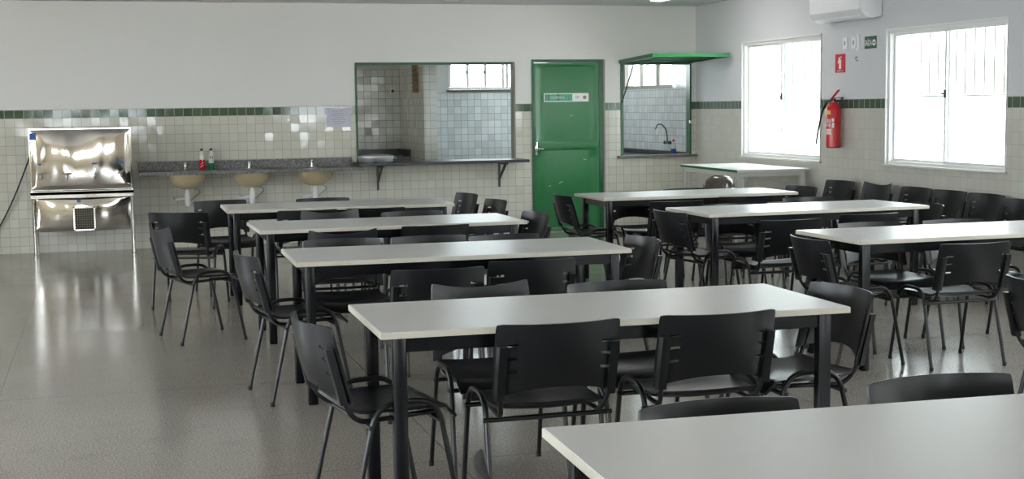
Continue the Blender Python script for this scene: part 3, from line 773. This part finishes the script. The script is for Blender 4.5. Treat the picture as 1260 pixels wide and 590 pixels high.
# waste bin below it
t = thing('waste_bin', 'glossy dark waste bin with domed swing lid beside the side table', 'bin', (5.90, 12.70, 0))
bm = B(); lathe(bm, [(.125, 0), (.13, .01), (.152, .63), (.152, .645)], 32); obj('bin_body', bm, M['blackgloss'], t, True)
bm = B(); lathe(bm, [(.162, .635), (.168, .645), (.168, .672), (.160, .682), (.156, .686), (0.0, .686)], 32); obj('rim', bm, M['blackgloss'], t, True)
bm = B(); lathe(bm, [(.156, .683), (.152, .715), (.132, .762), (.095, .792), (.05, .808), (0, .812)], 32); obj('dome_lid', bm, M['blackgloss'], t, True)
bm = B(); box(bm, -.159, -.12, -.05, .05, .67, .72, .006); obj('flap', bm, M['blackgloss'], t)

# ------------------------------------------------------------------ ceiling lamps
def lamp(x, y, lit, label):
    t = thing('ceiling_light', label, 'ceiling light', (x, y, ZC), 0, 'fluorescent ceiling lights')
    bm = B(); box(bm, -.075, .075, -.62, .62, -.025, -.001, .004)
    for s in (-.62, .595): box(bm, -.075, .075, s, s + .025, -.06, -.02, .003)
    obj('housing', bm, M['whitepaint'], t)
    for s in (-.035, .035):
        bm = B(); tube(bm, [(s, -.595, -.043), (s, .595, -.043)], .014, 12); obj('fluorescent_tube', bm, M['lamp'] if lit else M['lampoff'], t, True)
lamp(5.93, 13.80, True, 'lit fluorescent ceiling light above the window corner')
lamp(3.63, 13.95, False, 'unlit fluorescent ceiling light above the wide hatch')
lamp(1.55, 17.3, True, 'added fluorescent fill light out of view in the kitchen behind the stove wall')  # unseen lamp added to brighten the left of the kitchen
lamp(5.6, 17.6, True, 'added unseen fluorescent fill light in the kitchen behind the green door')  # added out of view to lift the right side of the kitchen

# ------------------------------------------------------------------ dining tables
TW, TD, TH = 1.80, .74, .75
def build_table():
    t = thing('dining_table', 'x', 'table', (0, 0, 0), 0, 'dining tables in two rows')
    bm = B(); box(bm, -TW / 2 + .002, TW / 2 - .002, -TD / 2 + .002, TD / 2 - .002, TH - .024, TH, .002); obj('tabletop', bm, M['laminate'], t)
    bm = B()
    for a, b, c, d in ((-TW / 2, TW / 2, -TD / 2, -TD / 2 + .003), (-TW / 2, TW / 2, TD / 2 - .003, TD / 2), (-TW / 2, -TW / 2 + .003, -TD / 2, TD / 2), (TW / 2 - .003, TW / 2, -TD / 2, TD / 2)): box(bm, a, b, c, d, TH - .0235, TH - .0025)
    obj('edge_band', bm, M['edge'], t)
    ins = .076; hw = .025
    for sx in (-1, 1):
        for sy in (-1, 1):
            bm = B(); cx, cy = sx * (TW / 2 - ins), sy * (TD / 2 - ins); box(bm, cx - hw, cx + hw, cy - hw, cy + hw, .0, TH - .024, .007, 3)
            lg = obj('leg', bm, M['table_leg'], t, True)
    for sy in (-1, 1):
        bm = B(); cy = sy * (TD / 2 - ins); box(bm, -TW / 2 + ins + hw, TW / 2 - ins - hw, cy - .014, cy + .014, TH - .084, TH - .024, .003); obj('long_rail', bm, M['table_leg'], t)
    for sx in (-1, 1):
        bm = B(); cx = sx * (TW / 2 - ins); box(bm, cx - .014, cx + .014, -TD / 2 + ins + hw, TD / 2 - ins - hw, TH - .084, TH - .024, .003); obj('short_rail', bm, M['table_leg'], t)
    return t
proto = build_table(); first = True
TABLES = [
 ('L1', 1.790, 11.165, -.6, 'off-white dining table farthest back in the left row, below the wash basins'),
 ('L2', 1.826, 9.286, .76, 'off-white dining table second from the back in the left row'),
 ('L3', 1.812, 7.317, -1.15, 'off-white dining table in the middle of the left row'),
 ('L4', 1.794, 5.003, -1.01, 'large off-white dining table at picture centre, whole top in view'),
 ('L5', 1.870, 2.721, -2.4, 'nearest off-white dining table, cut off by the bottom right picture corner'),
 ('R1', 4.856, 11.154, .39, 'off-white dining table in front of the green door, farthest in the right row'),
 ('R2', 4.935, 9.271, 1.69, 'off-white dining table in the middle of the right row'),
 ('R3', 4.917, 7.189, .40, 'off-white dining table nearest in the right row, running out at the right edge'),
]
for key, x, y, r, lab in TABLES:
    o = proto if first else copy_tree(proto); first = False
    o.location = (x, y, 0); o.rotation_euler.z = math.radians(r); o['label'] = lab

# ------------------------------------------------------------------ chairs
def back_surface(style):
    if style == 'A':
        zb, zt, hw0, hw1, wrap, arch, dip = .478, .754, .231, .231, .060, .046, 0.0
    else:
        zb, zt, hw0, hw1, wrap, arch, dip = .455, .777, .232, .214, .045, .045, .032
    slot_u = [(.70, .83)]
    us = sorted({round(s * x, 4) for s in (-1, 1) for x in (0, .12, .25, .38, .5, .6, .67, .75, .83, .9, .95, .985, 1.0)})
    vs0 = [0, .03, .1, .2, .30, .343, .42, .50, .543, .60, .68, .723, .80, .88, .94, .98, 1.0]
    def f(u, v):
        e = abs(u)
        zlo = zb + arch * (1 - e ** 2.2)
        zhi = zt - dip * (1 - e ** 2) - (.004 * max(0, (e - .9) / .1) ** 2)
        z = zlo + (zhi - zlo) * v
        hw = hw0 + (hw1 - hw0) * (z - zb) / (zt - zb)
        hw -= .003 * max(0, (v - .9) / .1) ** 2
        lean = (z - zb) / (zt - zb)
        y = -.192 - .072 * lean - wrap * (1 - e ** 2) - .012 * math.sin(PI * lean) * (1 - e * e)
        return (u * hw, y + .0, z)
    def hole(i, j):
        u = abs((us[i] + us[i + 1]) / 2); v = (vs0[j] + vs0[j + 1]) / 2
        return .67 < u < .83 and (.30 < v < .343 or .50 < v < .543 or .68 < v < .723)
    return us, vs0, f, (hole if style == 'A' else None)

def build_chair(style):
    t = thing('stacking_chair', 'x', 'chair')
    pm = M['plastic'] if style == 'A' else M['plastic_b']
    us = [-1 + 2 * i / 14 for i in range(15)]; vs = [i / 14 for i in range(15)]
    def seat(u, v):
        hw = .222 - .018 * (1 - v) - .010 * max(0, (v - .85) / .15) ** 2
        y = -.195 + .42 * v
        z = .432 - .016 * math.sin(PI * min(1, v * 1.15)) * (1 - u * u) + .006 * u * u
        if v > .82: z -= .045 * ((v - .82) / .18) ** 2
        if v < .15: z += .018 * ((.15 - v) / .15) ** 2
        y -= .018 * u * u if v > .9 else 0
        return (u * hw, y, z)
    bm = sheet(B(), us, vs, seat, .011); obj('seat', bm, pm, t, True)
    us, vs, f, hole = back_surface(style)
    bm = sheet(B(), us, vs, f, .008, hole)
    # sockets at the rear of the shell that take the back posts
    for s in (-1, 1):
        pts = [Vector(f(.90 * s, v)) + Vector((0, -.014, 0)) for v in (0.0, .2, .4, .6, .70)]
        pts[0].z -= .012
        n0 = len(bm.verts)
        prev = None
        for p in pts:
            ring = [bm.verts.new((p.x + dx * .021, p.y + dy * .015, p.z)) for dx, dy in ((-1, .9), (-.75, -.8), (0, -1), (.75, -.8), (1, .9))]
            if prev:
                for k in range(5): bm.faces.new((prev[k], prev[(k + 1) % 5], ring[(k + 1) % 5], ring[k]))
            else: bm.faces.new(ring)
            prev = ring
        bm.faces.new(prev[::-1])
    obj('backrest', bm, pm, t, True)
    R_ = .0105
    for s in (-1, 1):
        bm = B(); x = .232 * s
        pts = fillet([(x * 1.035, -.215, .012), (x, -.105, .468), (x, .125, .470), (x * 1.035, .215, .012)], .085, 8)
        tube(bm, pts, R_, 10); fo = obj('leg_frame', bm, M['tube'], t, True)
        for yy in (-.215, .215):
            bm = B(); lathe(bm, [(.0112, 0), (.0116, .003), (.0116, .022), (.0104, .024)], 12, (x * 1.035, yy, 0)); obj('foot_cap', bm, M['rubber'], fo, True)
        bm = B(); pp = [Vector(f(.90 * s, v)) + Vector((0, -.014, 0)) for v in (.55, .0)]
        pts = fillet([pp[0], pp[1], (.190 * s, -.168, .402), (.172 * s, .14, .412)], .07, 8)
        tube(bm, pts, .0095, 10); obj('back_post', bm, M['tube'], t, True)
    for yy, zz in ((-.128, .388), (.135, .392)):
        bm = B(); tube(bm, [(-.246, yy, zz), (.246, yy, zz)], .0095, 10); obj('stretcher', bm, M['tube'], t, True)
    return t
PA, PB_ = build_chair('A'), build_chair('B'); used = {'A': False, 'B': False}

# camera model, used only to turn survey points of the chair tops into floor positions
CAM = dict(yaw=math.radians(16.3452), pitch=math.radians(5.5184), roll=math.radians(-.7551), f=1700.8145, h=1.5239)
def cam_axes():
    y, p, r = CAM['yaw'], CAM['pitch'], CAM['roll']
    F = Vector((math.sin(y) * math.cos(p), math.cos(y) * math.cos(p), -math.sin(p)))
    rt = Vector((math.cos(y), -math.sin(y), 0)); up = rt.cross(F)
    return rt * math.cos(r) + up * math.sin(r), -rt * math.sin(r) + up * math.cos(r), F

def chair(style, x, y, th, label, sc=1.0, group='black stacking chairs'):
    src = PA if style == 'A' else PB_
    o = copy_tree(src) if used[style] else src
    used[style] = True
    o.location = (x, y, 0); o.rotation_euler = (0, 0, math.radians(th - 90)); o.scale = (1, 1, sc)
    o['label'] = label; o['group'] = group
#<chairs
chair('A', 1.519, 4.868, 90, 'black chair with back to camera, nearest one at the left front of the picture-centre table', 1.012)
chair('A', 2.133, 4.865, 90, 'black chair with back to camera at the right front of the picture-centre table', 1.012)
chair('B', 1.525, 5.433, -90, 'charcoal chair with dipped top edge facing camera behind the picture-centre table', 1)
chair('A', 2.121, 5.344, -90, 'black chair facing camera behind the picture-centre table, right one of two', 1)
chair('A', 0.958, 5.000, 8, 'black chair seen from its side at the left end of the picture-centre table', 1.01786)
chair('A', 2.609, 5.000, 183, 'black chair at the right end of the picture-centre table, behind its corner leg', 1.01587)
chair('A', 1.513, 6.691, 90, 'black chair with back to camera, left one in front of the middle left-row table', 1)
chair('A', 2.045, 6.877, 90, 'black chair with back to camera, right one in front of the middle left-row table', 1)
chair('A', 1.321, 7.814, -90, 'black chair facing camera, leftmost of three behind the middle left-row table', 1)
chair('A', 1.843, 7.797, -90, 'black chair facing camera, central of three behind the middle left-row table', 1)
chair('A', 2.341, 7.840, -86, 'black chair facing camera, rightmost of three behind the middle left-row table', 0.980009)
chair('A', 0.956, 7.330, 8, 'black chair seen from its side at the left end of the middle left-row table', 1.02743)
chair('A', 2.663, 7.310, 183, 'black chair at the right end of the middle left-row table, side edge catching light', 1.01386)
chair('B', 1.402, 8.781, 90, 'charcoal chair with dipped top in front of the second left-row table', 1)
chair('A', 2.049, 9.076, 93, 'black chair with back to camera, right one in front of the second left-row table', 1)
chair('A', 1.471, 10.825, 90, 'black chair with back to camera, left one in front of the rearmost left-row table', 1)
chair('A', 1.996, 10.811, 90, 'black chair with back to camera, right one in front of the rearmost left-row table', 1)
chair('B', 1.595, 10.000, -90, 'charcoal chair with dipped top edge behind the second left-row table', 1)
chair('A', 2.173, 9.773, -90, 'black chair facing camera behind the second left-row table, right one', 1)
chair('B', 0.584, 9.410, 14, 'charcoal chair standing free on the open floor at far left, seat facing right', 1)
chair('A', 0.606, 11.020, 70, 'black chair with back to camera beside the left end of the rearmost left-row table', 1)
chair('A', 0.981, 11.736, -78, 'black chair below the left wash basin, facing camera behind the rearmost left-row table', 1)
chair('A', 1.789, 11.621, -90, 'black chair below the right wash basin with only its top edge above the table', 1)
chair('A', 2.814, 11.845, 190, 'black chair at right end of rearmost left-row table, tallest against the white tiles', 1)
chair('A', 2.885, 11.160, 187, 'black chair beside the green door side, standing between two table ends of the left row', 0.979431)
chair('A', 2.647, 9.280, 187, 'black chair in front of the green door bottom, at right end of second left-row table', 1.01947)
chair('A', 3.996, 11.160, 0, 'black chair seen edge-on before the green door, left of the farthest right-row table', 1.01494)
chair('A', 4.527, 11.330, -90, 'black chair facing camera behind the farthest right-row table, left one', 0.988817)
chair('A', 5.086, 11.383, -90, 'black chair in front of the waste bin behind the farthest right-row table', 1)
chair('A', 4.362, 10.452, 90, 'black chair with back to camera, left one in front of the farthest right-row table', 1)
chair('A', 5.078, 10.736, 90, 'black chair with back to camera, right one in front of the farthest right-row table', 1)
chair('A', 4.649, 9.550, -90, 'black chair facing camera behind the middle right-row table, left one', 0.985559)
chair('A', 5.457, 9.794, -90, 'black chair facing camera behind the middle right-row table, right one', 1)
chair('A', 4.153, 9.260, 9, 'black chair at the left end of the middle right-row table, back turned slightly to camera', 1.00231)
chair('A', 4.341, 8.491, 90, 'black chair with back to camera, left one in front of the middle right-row table', 1)
chair('A', 5.038, 8.682, 90, 'black chair with back to camera, right one in front of the middle right-row table', 1)
chair('A', 4.659, 7.519, -90, 'black chair facing camera behind the nearest right-row table, left one', 1)
chair('A', 5.249, 7.485, -90, 'black chair facing camera behind the nearest right-row table, right one', 1)
chair('A', 5.787, 9.280, 178, 'black chair at the right end of the middle right-row table', 0.975)
chair('A', 4.169, 7.180, 0, 'black chair seen from its side at the left end of the nearest right-row table', 0.983744)
chair('A', 4.672, 6.940, 90, 'black chair with back to camera in front of the nearest right-row table, all legs visible', 0.965)
chair('A', 4.080, 5.000, 0, 'black chair cut off by the right picture edge, only its back visible', 1)
chair('A', 2.204, 3.038, -90, 'black chair facing camera behind the nearest table, right one', 1)
chair('A', 1.532, 3.030, -90, 'black chair facing camera behind the nearest table, left one, barely showing its rim', 0.975)
chair('A', 1.060, 2.750, 2, 'black chair at the bottom picture edge beside the left end of the nearest table', 1)
chair('A', 5.752, 11.170, 188, 'black chair at the right end of the farthest right-row table', 1.02052)
chair('A', 6.639, 12.051, 186, 'black chair by the window wall, farthest of the line beneath the fire extinguisher', 1)
chair('B', 6.620, 11.344, 184, 'charcoal chair with dipped top edge against the window wall', 1)
chair('A', 6.666, 10.789, 181, 'black chair by the window wall, just right of the dipped-top charcoal one', 1)
chair('A', 6.659, 10.266, 182, 'black chair by the window wall, second to the right of the dipped-top one', 1)
chair('A', 6.666, 9.763, 182, 'black chair by the window wall, third to the right of the dipped-top one', 1)
chair('A', 6.496, 9.089, 182, 'black chair by the window wall at the right picture edge, nearest of the line', 1)
#chairs>

# ------------------------------------------------------------------ camera, light, colour management
cd = bpy.data.cameras.new('camera'); co = bpy.data.objects.new('camera', cd); C.objects.link(co)
a, b, F = cam_axes()
co.matrix_world = Matrix(((a.x, b.x, -F.x, 0), (a.y, b.y, -F.y, 0), (a.z, b.z, -F.z, CAM['h']), (0, 0, 0, 1)))
cd.sensor_fit = 'HORIZONTAL'; cd.sensor_width = 36; cd.lens = 36 * CAM['f'] / 1260; cd.clip_start = .02; cd.clip_end = 200
S.camera = co

wd = bpy.data.worlds.new('sky'); S.world = wd; wd.use_nodes = True
bg = wd.node_tree.nodes['Background']; bg.inputs[0].default_value = (.88, .95, 1.0, 1); bg.inputs[1].default_value = 8.0

S.view_settings.view_transform = 'Standard'; S.view_settings.look = 'None'
S.view_settings.exposure = .85; S.view_settings.gamma = 1; S.view_settings.use_curve_mapping = False
S.cycles.use_denoising = True
S.cycles.max_bounces = 10; S.cycles.diffuse_bounces = 6; S.cycles.glossy_bounces = 5; S.cycles.transparent_max_bounces = 12
S.cycles.sample_clamp_indirect = 8
